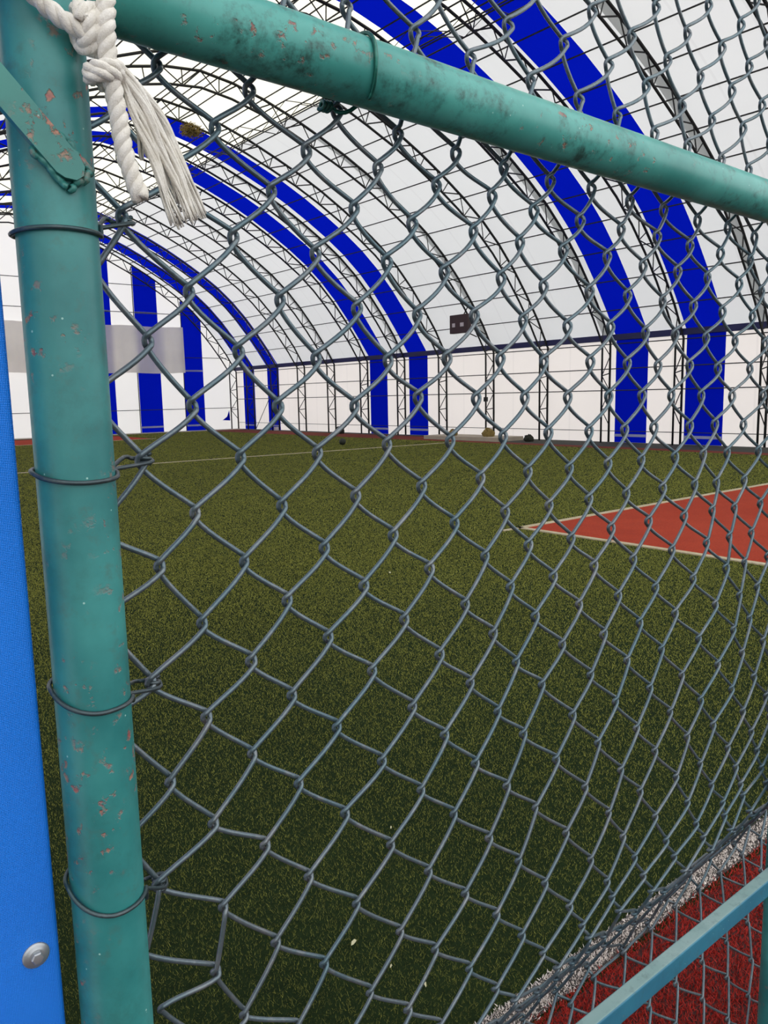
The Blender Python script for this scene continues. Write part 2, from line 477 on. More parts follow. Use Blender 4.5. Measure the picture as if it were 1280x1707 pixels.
proto = make_truss(TRUSS_Y[0])
ys = TRUSS_Y + [38.1]
for i, y in enumerate(ys):
    o = proto if i == 0 else copy_tree(proto, y - ys[0])
    tag(o, FAR % ORD[len(ys) - 1 - i] if i < len(ys) - 1 else 'dark steel arch truss standing right against the far end wall', 'truss', 'arch trusses of the hall')

def bar(name, p, q, r, mat, label, cat, group=None, n=6):
    p, q = np.array(p, float), np.array(q, float)
    o = link(name, *tube([p, q], r, n), mat, None, True, tuple(p))
    return tag(o, label, cat, group)
pur = offset(ROOF, .035)
for i in range(1, 21):
    x, z = pur[i]
    where = ('%s above the eave beam' % ORD[i - 1]) if i < 14 else ('along the ridge line' if i == 14 else '%s past the ridge on the left slope' % ORD[i - 15])
    bar('purlin', (x, Y0 + .1, z), (x, Y1 - .1, z), .017, 'steel_grey', 'thin steel purlin under the roof membrane, ' + where, 'purlin', 'roof purlins')
for z, w in ((.34, 'lowest rail on the right wall, just above the hems'), (1.57, 'middle rail across the right wall'), (2.22, 'upper rail across the right wall'), (2.96, 'rail right under the navy eave beam')):
    bar('wall_girt', (XW - .04, Y0 + .1, z), (XW - .04, Y1 - .1, z), .017 if z > .5 else .012, 'steel_grey', 'thin dark steel ' + w, 'rail', 'rails of the right wall')
tag(link('eave_beam', *box(XW - .14, XW - .02, Y0 + .1, Y1 - .1, 3.06, 3.24, .01), 'navy', None, False, (XW - .08, Y0 + .1, 3.06)), 'long navy blue eave beam along the top of the right wall', 'beam')
def half_width(z):
    return float(np.interp(z, right[:, 1], right[:, 0])) if z > 3.15 else XW
for z, w in ((1.12, 'lowest'), (3.72, 'second'), (5.85, 'third'), (7.15, 'topmost')):
    xr = half_width(z) - .1
    bar('end_wall_girt', (2 * XM - xr, Y1 - .05, z), (xr, Y1 - .05, z), .018, 'steel_grey', 'thin steel rail across the far end wall, %s of four' % w, 'rail', 'rails of the far end wall')
def half_z(x):
    return float(np.interp(x, right[::-1, 0], right[::-1, 1]))
# lattice girders under the ridge
def girder(x, z, label):
    g = thing('ridge_girder', (x, 20, z), label, 'girder', 'lattice girders below the ridge')
    for dx, dz in ((-.22, 0), (.22, 0), (-.22, -.42), (.22, -.42)):
        link('chord', *tube([(x + dx, 2.5, z + dz), (x + dx, 38, z + dz)], .016, 6), 'steel', g, True)
    n = 30; yy = np.linspace(2.5, 38, n + 1)
    for i in range(n):
        s = 1 if i % 2 else -1
        for dx in (-.22, .22):
            link('web_bar', *tube([(x + dx, yy[i], z - (0 if s > 0 else .42)), (x + dx, yy[i + 1], z - (.42 if s > 0 else 0))], .010, 4), 'steel_grey', g)
        link('cross_bar', *tube([(x - .22, yy[i], z - .42), (x + .22, yy[i], z - .42)], .010, 4), 'steel_grey', g)
girder(11.72, 8.95, 'long dark lattice girder under the right side of the ridge')
for dx, w in ((-.26, 'left of the ridge'), (.26, 'right of the ridge'), (.52, 'right of its twin at the ridge')):
    bar('ridge_tube', (XM + dx, Y0 + .1, 9.76), (XM + dx, Y1 - .1, 9.76), .016, 'steel_grey', 'long steel tube close under the ridge, ' + w, 'tube', 'ridge tubes')
for x, w in ((17.86, 'at the right edge of the drape'), (15.42, 'left of the middle blue stripe'), (13.0, 'hidden mostly behind the near post')):
    bar('end_wall_post', (x, Y1 - .06, 0), (x, Y1 - .06, half_z(x) - .1), .022, 'steel_grey', 'slim steel upright on the far end wall, ' + w, 'post', 'uprights of the far end wall')
# corner brace and small things on the walls
bar('corner_brace', (XW - .12, 36.15, .0), (XW - .12, 34.1, 2.2), .016, 'steel_grey', 'thin diagonal brace in the far right corner', 'brace')

# grey drape on the end wall, hanging in soft folds
xs = np.linspace(4.2, 17.88, 120); V = []; 
for i, x in enumerate(xs):
    f = .05 * math.sin(x * 4.1) + .035 * math.sin(x * 9.3 + 1)
    for z in np.linspace(2.93, 5.2, 7):
        k = 1 - .5 * (z - 2.93) / 2.27
        V.append((x, Y1 - .17 + f * k, z + .02 * math.sin(x * 2.2)))
Fc = [(i * 7 + j, (i + 1) * 7 + j, (i + 1) * 7 + j + 1, i * 7 + j + 1) for i in range(119) for j in range(6)]
tag(link('grey_drape', V, Fc, 'drape', None, True, (11, Y1 - .17, 2.93)), 'wide grey cloth drape hung across the far end wall', 'drape')
tag(link('blue_rag', [(20.30, 38.15, 1.0), (20.32, 38.12, .45), (19.86, 38.1, .48), (20.12, 38.08, .66)], [(0, 1, 3), (1, 2, 3), (0, 3, 1)], 'blue', None, False, (20.3, 38.1, .45)), 'small dark blue rag hanging in the far right corner', 'cloth')

# maroon box on the sloping roof
def roofbox():
    c = np.array((19.42, 19.72, 3.93))
    t = thing('wall_speaker', tuple(c), 'dark maroon square box with two pale patches fixed under the roof slope', 'box')
    link('cabinet', *box(c[0] - .10, c[0] + .10, c[1] - .43, c[1] + .43, c[2] - .31, c[2] + .31, .02), 'box', t)
    for dy, s in ((.22, .07), (-.18, .085)):
        link('pale_patch', *box(c[0] - .112, c[0] - .10, c[1] + dy - s, c[1] + dy + s, c[2] - .10, c[2] + .03, .004), 'light', t)
    link('bracket', *tube([c + (.08, 0, -.2), (19.95, 19.46, 3.5)], .02, 6), 'steel', t)
    link('bracket', *tube([c + (.08, 0, .2), (19.6, 19.46, 4.6)], .02, 6), 'steel', t)
roofbox()
o = link('socket_box', *box(XW - .09, XW - .01, 19.78, 19.93, 1.28, 1.44, .01), 'black', None, False, (XW - .05, 19.85, 1.28))
tag(o, 'tiny black socket box on the white right wall', 'box')

# straw nests stuck on the ridge trusses
def nest(c, r, label):
    n = thing('straw_nest', c, label, 'nest', 'straw clumps under the ridge')
    P = []
    for i in range(260):
        d = rng.normal(0, 1, 3); d /= np.linalg.norm(d); p = np.array(c) + d * rng.uniform(0, 1) ** .5 * np.array((r, r * .8, r * .55))
        e = rng.normal(0, 1, 3) * (1, 1, .5); e /= np.linalg.norm(e); L = rng.uniform(.08, .3)
        P.append(tube([p - e * L / 2, p + rng.normal(0, .02, 3), p + e * L / 2], .010, 3))
    link('straw', *merge(P), 'straw', n)['kind'] = 'stuff'
nest((10.85, 21.87, 9.15), .34, 'brown straw clump on the truss under the ridge, nearer of two')
nest((12.55, 31.51, 8.62), .36, 'brown straw clump further down the ridge, behind the rope end')

# ball, clumps, scraps
def uvball(c, r, n=16):
    prof = [(max(1e-4, r * math.sin(a)), -r * math.cos(a)) for a in np.linspace(0.02, math.pi - .02, n)]
    return lathe(c, (0, 0, 1), prof, 20)
tag(link('ball', *uvball((15.06, 20.74, .11), .11), 'ball', None, True, (15.06, 20.74, 0)), 'small dark ball lying on the pitch beyond the thin white line', 'ball')
def clump(x, y, r, mat, label, z=0):
    V, Fc = uvball((x, y, z + r * .5), r, 9)
    V = V + rng.normal(0, r * .10, V.shape); V[:, 2] = z + np.maximum(0, (V[:, 2] - z)) * .9
    tag(link('soil_clump', V, Fc, mat, None, False, (x, y, z)), label, 'clump', 'clumps at the foot of the right wall')
clump(19.9, 27.6, .22, 'mud', 'dark clump at the wall foot beyond the thin white line')
clump(19.6, 18.6, .20, 'straw', 'brown clump on the near end of the pale kerb', .12)
clump(19.5, 20.2, .16, 'straw', 'brown clump on the far end of the pale kerb', .12)
clump(19.7, 16.9, .16, 'mud', 'dark clump just before the pale kerb')
tag(link('white_block', *box(20.35, 20.55, 33.6, 33.75, 0, .17, .015), 'light', None, False, (20.45, 33.7, 0)), 'small white block at the foot of the blue stripe near the far corner', 'block')

# ------------------------------------------------------------------ the fence in front of the lens
PX, PY, PR = .204, .645, .030
fence = thing('chain_link_fence', (PX, PY, 0), 'chain link fence of teal painted pipes and woven grey wire across the foreground', 'fence')
fp = link('post', *tube([(PX, PY, z) for z in np.linspace(0, 2.35, 60)], PR, 40), 'paint', fence, True)
link('post_cap', *lathe((PX, PY, 2.35), (0, 0, 1), [(.031, -.02), (.0315, 0), (.026, .009), (.010, .014)], 24), 'paint', fence, True)
link('post', *tube([(1.528, PY, z) for z in np.linspace(0, 2.35, 30)], PR, 28), 'paint', fence, True)['label'] = 'right hand pipe post, only its left edge in view'
rail = [(x, PY, 1.8165 - .0125 * (x - .2)) for x in np.linspace(PX + .012, 1.51, 50)]
link('top_rail', *tube(rail, .0305, 40), 'railpaint', fence, True)
# weld seam where rail and post meet
wr = []
for a in np.linspace(0, 2 * np.pi, 60):
    y, z = .0315 * math.cos(a), .0315 * math.sin(a)
    wr.append((PX + math.sqrt(max(0, PR * PR - min(PR * PR, y * y) )) + .001, PY + y, 1.8165 + z))
link('weld_seam', *tube(wr, [.0032 + .0012 * math.sin(i * 2.1) for i in range(60)], 8, False), 'weld', fence, True)
lr = link('lower_rail', *box(PX + .02, 1.51, .634, .658, .5255, .5615, .0035), 'bluepaint', fence)
lr['label'] = 'square lower rail painted blue teal, dusty on top'
lr.data.materials.append(MAT['dust'])
for f_ in lr.data.polygons:
    if f_.normal.z > .8: f_.material_index = 1

# welded flat brace on the front of the post
ang = math.atan2(-.048, .0446); u = np.array((math.cos(ang), 0, math.sin(ang))); w = np.array((-u[2], 0, u[0])); yv = np.array((0, 1.0, 0))
c0 = np.array((.2085, .6105, 1.6665)); L = .30; hw = .0108; ht = .0028
rim = [(-L, -hw), (-.008, -hw), (-.002, -hw * .8), (.004, -hw * .3), (.005, hw * .3), (.001, hw * .8), (-.006, hw), (-L, hw)]
V = [c0 + u * a + w * b - yv * ht for a, b in rim] + [c0 + u * a + w * b + yv * ht for a, b in rim]
n = len(rim)
Fc = [tuple(range(n)), tuple(range(n, 2 * n))[::-1]] + [(i + n, (i + 1) % n + n, (i + 1) % n, i) for i in range(n)]
link('brace_bar', V, Fc, 'weld', fence)['label'] = 'flat bar welded slantwise to the post front, red chips'
for s, (a0, a1) in ((-1, (-.030, .004)), (1, (-.026, .006))):
    pth = [c0 + u * t + w * (s * (hw + .0012)) + yv * (.002) + rng.normal(0, .0007, 3) for t in np.linspace(a0, a1, 16)]
    link('weld_bead', *tube(pth, [.0023 + .0006 * abs(math.sin(i * .9)) for i in range(16)], 8), 'weld', fence, True)
pth = [c0 + u * .0065 + w * t + yv * .002 + rng.normal(0, .0008, 3) for t in np.linspace(-hw * 1.1, hw, 14)]
link('weld_bead', *tube(pth, [.0025 + .0007 * abs(math.sin(i * .8)) for i in range(14)], 8), 'weld', fence, True)

# woven wire: node table, one row of hooks per line, tenths of millimetres (x, y, z), from the top down
TABLE = """668,6820,22724 1176,6820,22739 1942,6820,22897 2737,6820,22930 4005,6820,23095 5370,6820,23184 7137,6820,23169 8562,6820,23079 9527,6820,23072 10541,6820,23050 11313,6820,22953 12226,6820,22862 13248,6820,22844 14178,6820,22826 15177,6820,22832 16036,6820,22836
1240,6820,22239 1733,6820,22363 2462,6820,22436 3541,6820,22498 4670,6820,22600 6013,6820,22629 8054,6820,22588 8978,6820,22558 9914,6820,22519 10890,6820,22471 11771,6820,22410 12677,6820,22328 13621,6820,22303 14610,6820,22309 15499,6820,22314 16368,6820,22302
1162,6820,21722 1563,6820,21769 2259,6820,21825 3160,6820,21871 4246,6820,22040 5428,6820,22114 6701,6820,22095 8418,6820,22026 9436,6820,22021 10317,6820,21978 11182,6820,21894 12110,6820,21825 13064,6820,21784 14032,6820,21780 14963,6820,21790 15846,6820,21783
1722,6820,21238 2175,6820,21285 2854,6820,21424 3747,6820,21461 4820,6820,21474 6107,6820,21570 7500,6820,21539 8838,6820,21497 9793,6820,21472 10690,6820,21406 11596,6820,21334 12527,6820,21282 13451,6820,21253 14423,6820,21262 15324,6820,21263 16044,6820,21231
1467,6820,20757 1971,6820,20793 2760,6820,20832 3517,6820,20886 4393,6820,20947 5512,6820,20957 6778,6820,20986 8106,6820,20982 9265,6820,20973 10183,6820,20917 11067,6820,20833 11985,6820,20780 12963,6820,20755 13855,6820,20733 14806,6820,20742 15667,6820,20723
2039,6820,20268 2580,6820,20309 3310,6820,20357 4116,6820,20429 5042,6820,20422 6215,6820,20445 7534,6820,20427 8681,6820,20448 9659,6820,20413 10599,6820,20361 11422,6820,20242 12424,6820,20279 13286,6820,20218 14291,6820,20224 15156,6820,20211 16100,6820,20196
1880,6820,19803 2602,6820,19781 3180,6820,19832 3906,6820,19892 4676,6820,19935 5727,6820,19912 6925,6820,19877 8054,6820,19893 9153,6820,19920 10027,6820,19842 10924,6820,19746 11827,6820,19729 12767,6820,19734 13783,6820,19725 14663,6820,19700 15578,6820,19682
2421,6820,19297 3102,6820,19306 3766,6820,19361 4496,6820,19422 5387,6820,19399 6413,6820,19366 7536,6820,19330 8574,6820,19379 9523,6820,19351 10400,6820,19285 11341,6820,19213 12203,6820,19177 13178,6820,19245 14104,6820,19182 15028,6820,19154 15800,6820,19099
2074,6820,18867 2972,6820,18787 3711,6820,18827 4407,6820,18882 5148,6820,18892 6066,6820,18867 6912,6820,18819 7949,6820,18803 8893,6820,18798 9736,6820,18750 10640,6820,18698 11524,6820,18680 12537,6820,18658 13435,6820,18645 14482,6820,18627 15465,6820,18638
2595,6820,18360 3489,6820,18335 4302,6820,18362 5081,6820,18377 5909,6820,18347 6796,6820,18316 7715,6820,18294 8657,6820,18288 9577,6820,18277 10462,6820,18242 11359,6820,18205 12282,6820,18183 13228,6820,18172 14064,6820,18120 15053,6820,18139 16047,6820,18165
2215,6820,17971 3101,6820,17866 3993,6820,17863 5001,6820,17885 5806,6820,17803 6664,6820,17752 7467,6820,17729 8331,6820,17699 9190,6820,17734 10076,6820,17691 10929,6820,17687 11887,6820,17657 12809,6820,17656 13721,6820,17613 14588,6820,17602 15612,6820,17702
2708,6820,17476 3621,6820,17452 4614,6820,17430 5515,6820,17408 6360,6820,17368 7258,6820,17369 8021,6820,17294 8955,6820,17290 9890,6820,17288 10791,6820,17292 11704,6820,17257 12614,6820,17232 13612,6820,17219 14312,6820,17160 15221,6820,17200 16190,6820,17243
2326,6820,17088 3131,6820,16969 4190,6820,16987 5183,6820,16965 5984,6820,16897 6941,6820,16927 7765,6820,16890 8612,6820,16868 9567,6820,16888 10441,6820,16839 11371,6820,16843 12244,6820,16817 13259,6820,16803 14050,6820,16737 14879,6820,16720 15678,6820,16726
2702,6820,16573 3760,6820,16519 4683,6820,16455 5614,6820,16461 6464,6820,16424 7417,6820,16430 8231,6820,16394 9188,6820,16391 10071,6820,16399 10969,6820,16369 11852,6820,16357 12746,6820,16320 13765,6820,16293 14636,6820,16276 15406,6820,16247 16206,6820,16225
2480,6820,16111 3282,6820,15992 4245,6820,15978 5190,6820,15952 6045,6820,15919 6945,6820,15955 7828,6820,15946 8719,6820,15908 9677,6820,15938 10548,6820,15894 11361,6820,15896 12267,6820,15879 13201,6820,15860 14269,6820,15839 15223,6820,15819 16036,6820,15761
2864,6820,15533 3755,6820,15468 4642,6820,15419 5604,6820,15415 6495,6820,15448 7407,6820,15462 8244,6820,15436 9222,6820,15445 10111,6820,15435 10907,6820,15417 11790,6820,15426 12684,6820,15396 13765,6820,15395 14794,6820,15375 15735,6820,15325 16643,6820,15260
2374,6820,15063 3256,6820,14962 4176,6820,14939 5126,6820,14928 6037,6820,14996 6981,6820,14982 7870,6820,14983 8738,6820,14971 9668,6820,14970 10498,6820,14972 11297,6820,14970 12186,6820,14950 13179,6820,14937 14294,6820,14933 15323,6820,14895 16401,6820,14855
2737,6820,14491 3728,6820,14462 4630,6820,14455 5563,6820,14494 6542,6820,14490 7464,6820,14494 8343,6820,14509 9221,6820,14493 10075,6820,14480 10841,6820,14486 11871,6820,14475 12660,6820,14467 13620,6820,14432 14782,6820,14421 15889,6820,14392 16993,6820,14357
2343,6820,13926 3224,6820,13974 4180,6820,13946 5103,6820,13958 6069,6820,13984 7051,6820,14001 7937,6820,14018 8798,6820,13996 9694,6820,14006 10527,6820,14010 11458,6820,13998 12311,6820,13995 13098,6820,13969 14215,6820,13937 15343,6820,13921 16509,6820,13873
2843,6820,13514 3714,6820,13431 4671,6820,13439 5625,6820,13462 6596,6820,13488 7500,6820,13528 8370,6820,13522 9241,6820,13529 10159,6820,13522 11142,6820,13518 12065,6820,13507 12776,6820,13478 13732,6820,13453 14826,6820,13441 15929,6820,13414 17004,6820,13382
2312,6820,13124 3232,6820,12903 4193,6820,12952 5188,6820,12948 6180,6820,12987 7134,6820,13004 7958,6820,13040 8859,6820,13014 9801,6820,13038 10767,6820,13045 11785,6820,13018 12673,6820,13025 13432,6820,12978 14380,6820,12970 15418,6820,12936 16418,6820,12896
2687,6820,12445 3743,6820,12408 4689,6820,12459 5774,6820,12441 6767,6820,12446 7607,6820,12528 8475,6820,12526 9396,6820,12539 10374,6820,12495 11442,6820,12498 12518,6820,12475 13307,6820,12479 14090,6820,12458 15039,6820,12440 16019,6820,12411 17018,6820,12371
2315,6820,12177 3222,6820,11957 4200,6820,11922 5278,6820,11932 6331,6820,11893 7276,6820,11962 8103,6820,12035 9059,6820,12019 10006,6820,11985 11006,6820,11946 12126,6820,11917 13237,6820,11934 13894,6820,11929 14768,6820,11927 15647,6820,11924 16455,6820,11864
2817,6820,11422 3700,6820,11416 4764,6820,11406 5873,6820,11341 6845,6820,11401 7718,6820,11472 8690,6820,11510 9655,6820,11463 10597,6820,11447 11613,6820,11408 12905,6820,11325 13748,6820,11350 14422,6820,11393 15332,6820,11385 16166,6820,11372 16994,6820,11347
2383,6820,10989 3230,6820,10843 4239,6820,10920 5388,6820,10812 6393,6820,10840 7356,6820,10880 8254,6820,11018 9357,6820,10906 10282,6820,10905 11235,6820,10877 12384,6820,10816 13585,6820,10731 14178,6820,10817 15003,6820,10828 15842,6820,10826 16439,6820,10826
2622,6820,10450 3805,6820,10377 4843,6820,10353 5997,6820,10244 6937,6820,10293 7871,6820,10411 8945,6820,10388 9991,6820,10320 10920,6820,10295 11885,6820,10271 13076,6820,10193 13962,6820,10217 14747,6820,10280 15476,6820,10294 15909,6820,10336 16484,6820,10378
2473,6820,9806 3290,6820,9896 4329,6820,9802 5497,6820,9713 6531,6820,9741 7546,6820,9769 8587,6820,9808 9575,6820,9773 10585,6820,9715 11549,6820,9726 12524,6820,9667 13617,6820,9596 14479,6820,9627 15212,6820,9725 15739,6820,9813 16168,6820,9950
3166,6820,9238 3876,6820,9225 4951,6820,9201 6097,6820,9119 7187,6820,9148 8134,6820,9239 9267,6820,9157 10177,6820,9142 11133,6820,9155 12121,6820,9112 12996,6820,9079 14092,6820,9038 14989,6820,9111 15530,6820,9243 16005,6820,9380 16611,6820,9493
2598,6820,9124 3457,6820,8591 4490,6820,8652 5611,6820,8523 6737,6820,8534 7784,6820,8573 8830,6820,8589 9883,6820,8522 10729,6820,8588 11826,6820,8482 12609,6820,8471 13569,6820,8475 14468,6820,8517 15207,6820,8639 15889,6820,8745 16430,6820,8882
3134,6820,8354 4102,6820,8078 5128,6820,7962 6188,6820,7999 7334,6820,7962 8347,6820,7994 9442,6820,7912 10288,6820,7972 11212,6820,7970 12211,6820,7872 13044,6820,7903 13913,6820,7980 14754,6820,8043 15521,6820,8140 16246,6820,8270 16782,6820,8399
2738,6820,8068 3719,6820,7667 4667,6820,7433 5714,6820,7398 6808,6820,7414 7856,6820,7400 8941,6820,7354 9876,6820,7365 10617,6820,7474 11571,6820,7396 12546,6820,7339 13469,6820,7424 14135,6820,7555 14968,6820,7626 15809,6820,7670 16538,6820,7819
3367,6820,7237 4302,6820,7010 5248,6820,6847 6265,6820,6868 7322,6820,6832 8321,6820,6886 9267,6820,6883 10039,6820,7013 10905,6820,7021 11860,6820,6979 12820,6820,6967 13582,6820,7119 14254,6820,7268 15213,6820,7227 16029,6820,7281 16835,6820,7371
2995,6820,6781 3941,6820,6594 4804,6820,6380 5772,6820,6315 6759,6820,6362 7708,6820,6436 8674,6820,6462 9434,6820,6579 10223,6820,6688 11155,6820,6628 12199,6820,6555 13091,6820,6592 13820,6820,6726 14576,6820,6831 15446,6820,6813 16305,6820,6851
4006,7115,5991 4891,7115,5880 5781,7115,5813 6716,7115,5831 7653,7115,5882 8573,7115,5926 9432,7115,5985 10269,7115,6035 11154,7115,6046 12057,7115,6059 12941,7115,6112 13753,7115,6199 14556,7115,6266 15364,7115,6317 16162,7115,6371 16576,7115,6396
3842,7410,5540 4768,7410,5464 5642,7410,5379 6577,7410,5379 7532,7410,5433 8479,7410,5478 9397,7410,5520 10241,7410,5592 11158,7410,5580 12076,7410,5604 12955,7410,5663 13836,7410,5761 14627,7410,5843 15526,7410,5863 16283,7410,5951 17124,7410,6007
4666,7705,4959 5570,7705,4925 6478,7705,4920 7419,7705,4962 8374,7705,5008 9307,7705,5050 10203,7705,5103 11132,7705,5102 12081,7705,5102 12958,7705,5184 13817,7705,5299 14671,7705,5391 15562,7705,5418 16406,7705,5477 17191,7705,5572 17614,7705,5603
4848,8000,4156 5712,8000,4237 6575,8000,4320 7443,8000,4404 8340,8000,4471 9269,8000,4481 10116,8000,4546 11046,8000,4562 12102,8000,4404 12991,8000,4531 13671,8000,4749 14530,8000,4916 15382,8000,4937 16434,8000,4859 17058,8000,5070 17873,8000,5146
5298,7900,3735 6154,7900,3822 7007,7900,3914 7862,7900,4008 8767,7900,4053 9729,7900,4018 10429,7900,4188 11096,7900,4352 12033,7900,4408 12944,7900,4439 13806,7900,4566 14737,7900,4560 15609,7900,4551 16591,7900,4578 17428,7900,4663 18426,7900,4611
4892,7720,3227 5746,7720,3314 6595,7720,3407 7438,7720,3506 8281,7720,3606 9169,7720,3646 9989,7720,3716 10790,7720,3820 11768,7720,3798 12660,7720,3846 13555,7720,3921 14524,7720,3910 15466,7720,3886 16418,7720,3910 17153,7720,4060 18086,7720,4059
5165,7520,2954 6058,7520,3009 6946,7520,3069 7827,7520,3134 8701,7520,3200 9571,7520,3255 10450,7520,3295 11343,7520,3325 12342,7520,3309 13268,7520,3330 14269,7520,3310 15278,7520,3268 16198,7520,3288 17007,7520,3376 17827,7520,3448 18740,7520,3448
4886,7320,2346 5773,7320,2404 6652,7320,2469 7520,7320,2543 8375,7320,2626 9229,7320,2702 10124,7320,2734 11014,7320,2780 11953,7320,2795 12977,7320,2739 13976,7320,2741 14971,7320,2694 16025,7320,2582 16848,7320,2689 17653,7320,2776 18483,7320,2831
5390,7150,1877 6274,7150,1937 7151,7150,2002 8022,7150,2071 8893,7150,2137 9804,7150,2178 10711,7150,2203 11574,7150,2269 12625,7150,2198 13707,7150,2080 14731,7150,1978 15597,7150,2054 16612,7150,2032 17448,7150,2120 18293,7150,2185 19182,7150,2222
5011,7050,1347 5898,7050,1404 6782,7050,1463 7663,7050,1523 8588,7050,1571 9478,7050,1614 10392,7050,1633 11279,7050,1680 12195,7050,1696 13410,7050,1486 14417,7050,1406 15347,7050,1412 16284,7050,1429 17266,7050,1438 18060,7050,1546 18931,7050,1596
5523,7000,870 6411,7000,925 7375,7000,953 8254,7000,1009 9145,7000,1053 10057,7000,1076 10959,7000,1111 12095,7000,978 12830,7000,1109 14111,7000,836 15081,7000,773 15989,7000,808 17024,7000,783 17911,7000,847 18682,7000,968 19566,7000,1010
5147,7000,338 6152,7000,342 7031,7000,400 7914,7000,452 8807,7000,496 9714,7000,526 10623,7000,555 11824,7000,379 12667,7000,429 13778,7000,288 14780,7000,211 15769,7000,171 16753,7000,156 17740,7000,150 18562,7000,251 19307,7000,389"""
node = {}
for r, line in enumerate(TABLE.strip().split('\n')):
    r -= 14
    for i, t in enumerate(line.split()):
        x, y, z = (int(q) / 10000 for q in t.split(','))
        node[(2 * i + (r % 2), r)] = np.array((x, y, z))
WD = .0052                       # wire thickness
HD = WD * .70
R0, R1, C1 = -14, 30, 31
def hermite(p, q, tp, tq, n):
    t = np.linspace(0, 1, n + 1)[:-1, None]
    return (2 * t ** 3 - 3 * t ** 2 + 1) * p + (t ** 3 - 2 * t ** 2 + t) * tp + (-2 * t ** 3 + 3 * t ** 2) * q + (t ** 3 - t ** 2) * tq
def wire_path(k):
    """one zigzag wire: at every hook it dips round its neighbour, behind on the way in, in front on the way out"""
    eyes = []
    for r in range(R0, R1 + 1):
        c = k if (k + r) % 2 == 0 else k + 1
        if (c, r) not in node: continue
        p = node[(c, r)] + rng.normal(0, .0004, 3)
        s = 1 if c == k + 1 else -1                       # bends to the right or to the left here
        nb = lambda rr: node.get(((k if (k + rr) % 2 == 0 else k + 1), rr))
        a, b = nb(r - 1), nb(r + 1)
        up = (a - p) if a is not None else np.array((-s * .04, 0, .045))
        dn = (b - p) if b is not None else np.array((-s * .04, 0, -.045))
        n0, n1 = node.get((c, r - 2)), node.get((c, r + 2))
        rd = (n1 - n0) if n0 is not None and n1 is not None else np.array((0, 0, -1.0))
        rd[0] = 0; rd /= np.linalg.norm(rd)
        D3 = np.array((0, -rd[2], rd[1]))                 # square to the cloth, away from the lens
        o = min(1, max(0, (9 - r) / 9)) * min(1, c / 8)   # the hooks stand more open towards the upper right
        oc = min(1, max(0, (c - 2) / 13)); orow = min(1, max(0, (14 - r) / 12))
        he, hh = WD * (.66 + .75 * oc * (.35 + .65 * orow)), WD * (1.02 + .42 * orow * (.3 + .7 * oc))
        yu, yd = (HD, -HD) if s > 0 else (-HD, HD)        # '\' strands run behind, '/' strands in front
        flat = up - rd * up.dot(rd) * (.24 + .24 * o); flat /= np.linalg.norm(flat)
        steep = dn - np.array((dn[0], 0, 0)) * (.08 + .22 * o); steep /= np.linalg.norm(steep)
        X = np.array((s * 1.0, 0, 0))
        top, mid, bot = p - rd * hh + D3 * yu, p + X * he, p + rd * hh + D3 * yd
        eyes.append((top, mid, bot, -flat, rd, steep, hh))
    pts = []
    for i, (top, mid, bot, tin, rd, tout, hh) in enumerate(eyes):
        pts.append(hermite(top, mid, tin * hh * 1.7, rd * hh * 1.5, 4))
        pts.append(hermite(mid, bot, rd * hh * 1.5, tout * hh * 1.7, 4))
        if i + 1 < len(eyes):
            q = eyes[i + 1]; L = np.linalg.norm(q[0] - bot)
            pts.append(hermite(bot, q[0], tout * L * .95, q[3] * L * .95, 7))
    return np.vstack(pts)
for k in range(0, C1):
    link('mesh_wire', *tube(wire_path(k), WD / 2, 8), 'wire', fence, True)

# wire ties
def ring_tie(zf, zl, zr, end, twist=0, mat='tie', r=.0019, knob=None):
    """once round the post and back to the hook of the mesh"""
    pts = []
    e = np.array(end, float)
    pts.append(e + (.010, .004, .003)); pts.append(e + (.004, -.008, .001)); 
    rr = PR + r * .9
    for a in np.linspace(20, -340, 34):
        t = math.radians(a); c, s = math.cos(t), math.sin(t)
        if -s >= 0: z = zf * (-s) + (zr if c > 0 else zl) * (1 + s)
        else: z = (zr if c > 0 else zl) + .002 * s
        if a > -20: z = z * .6 + e[2] * .4
        bulge = 1 + .08 * max(0, -c) * max(0, .5)          # stands a little off on the far side
        pts.append((PX + rr * bulge * c, PY + rr * s, z))
    pts.append(e + (-.012, .010, .006)); pts.append(e + (-.002, .012, .004))
    for i in range(12 * twist):
        t = i / 12 * 2 * np.pi
        pts.append(e + np.array((.0052 * math.cos(t) + .003, .0052 * math.sin(t) + .002, .008 - .0022 * i / 12 * 2)))
    link('tie_wire', *tube(smooth_path(pts, 3), r, 8), mat, fence, True)
ring_tie(1.6282, 1.6262, 1.6292, node[(1, -1)] + (0, 0, -.008), 1)
ring_tie(1.4396, 1.4478, 1.4430, node[(1, 3)] + (0, 0, -.003), 2)
ring_tie(1.2538, 1.2720, 1.2545, node[(1, 7)] + (0, 0, -.006), 2)
ring_tie(1.0772, 1.1005, 1.0800, node[(1, 11)] + (0, 0, -.003), 3)
# tie over the rail
e = node[(6, -4)]
pts = [e + (-.004, .010, .012), e + (-.004, -.004, -.004), e + (.006, -.014, -.004), e + (.020, -.026, .010)]
zc = 1.8128
for a in np.linspace(-118, -372, 26):
    t = math.radians(a)      # -90 below, -180 towards the lens, -270 above, -360 behind
    pts.append((.4985 - .003 * math.cos(2 * t), PY + .0328 * math.cos(t), zc + .0328 * math.sin(t)))
pts += [e + (.020, .010, .020), e + (-.002, .012, .006), e + (-.008, .002, -.002)]
for i in range(30):
    t = i / 10 * 2 * np.pi
    pts.append(e + np.array((-.010 - i * .0004, .005 * math.cos(t) - .002, .004 * math.sin(t) - .001)))
link('tie_wire', *tube(smooth_path(pts, 3), .0021, 8), 'greentie', fence, True)['label'] = 'green tie wire looped over the top rail'

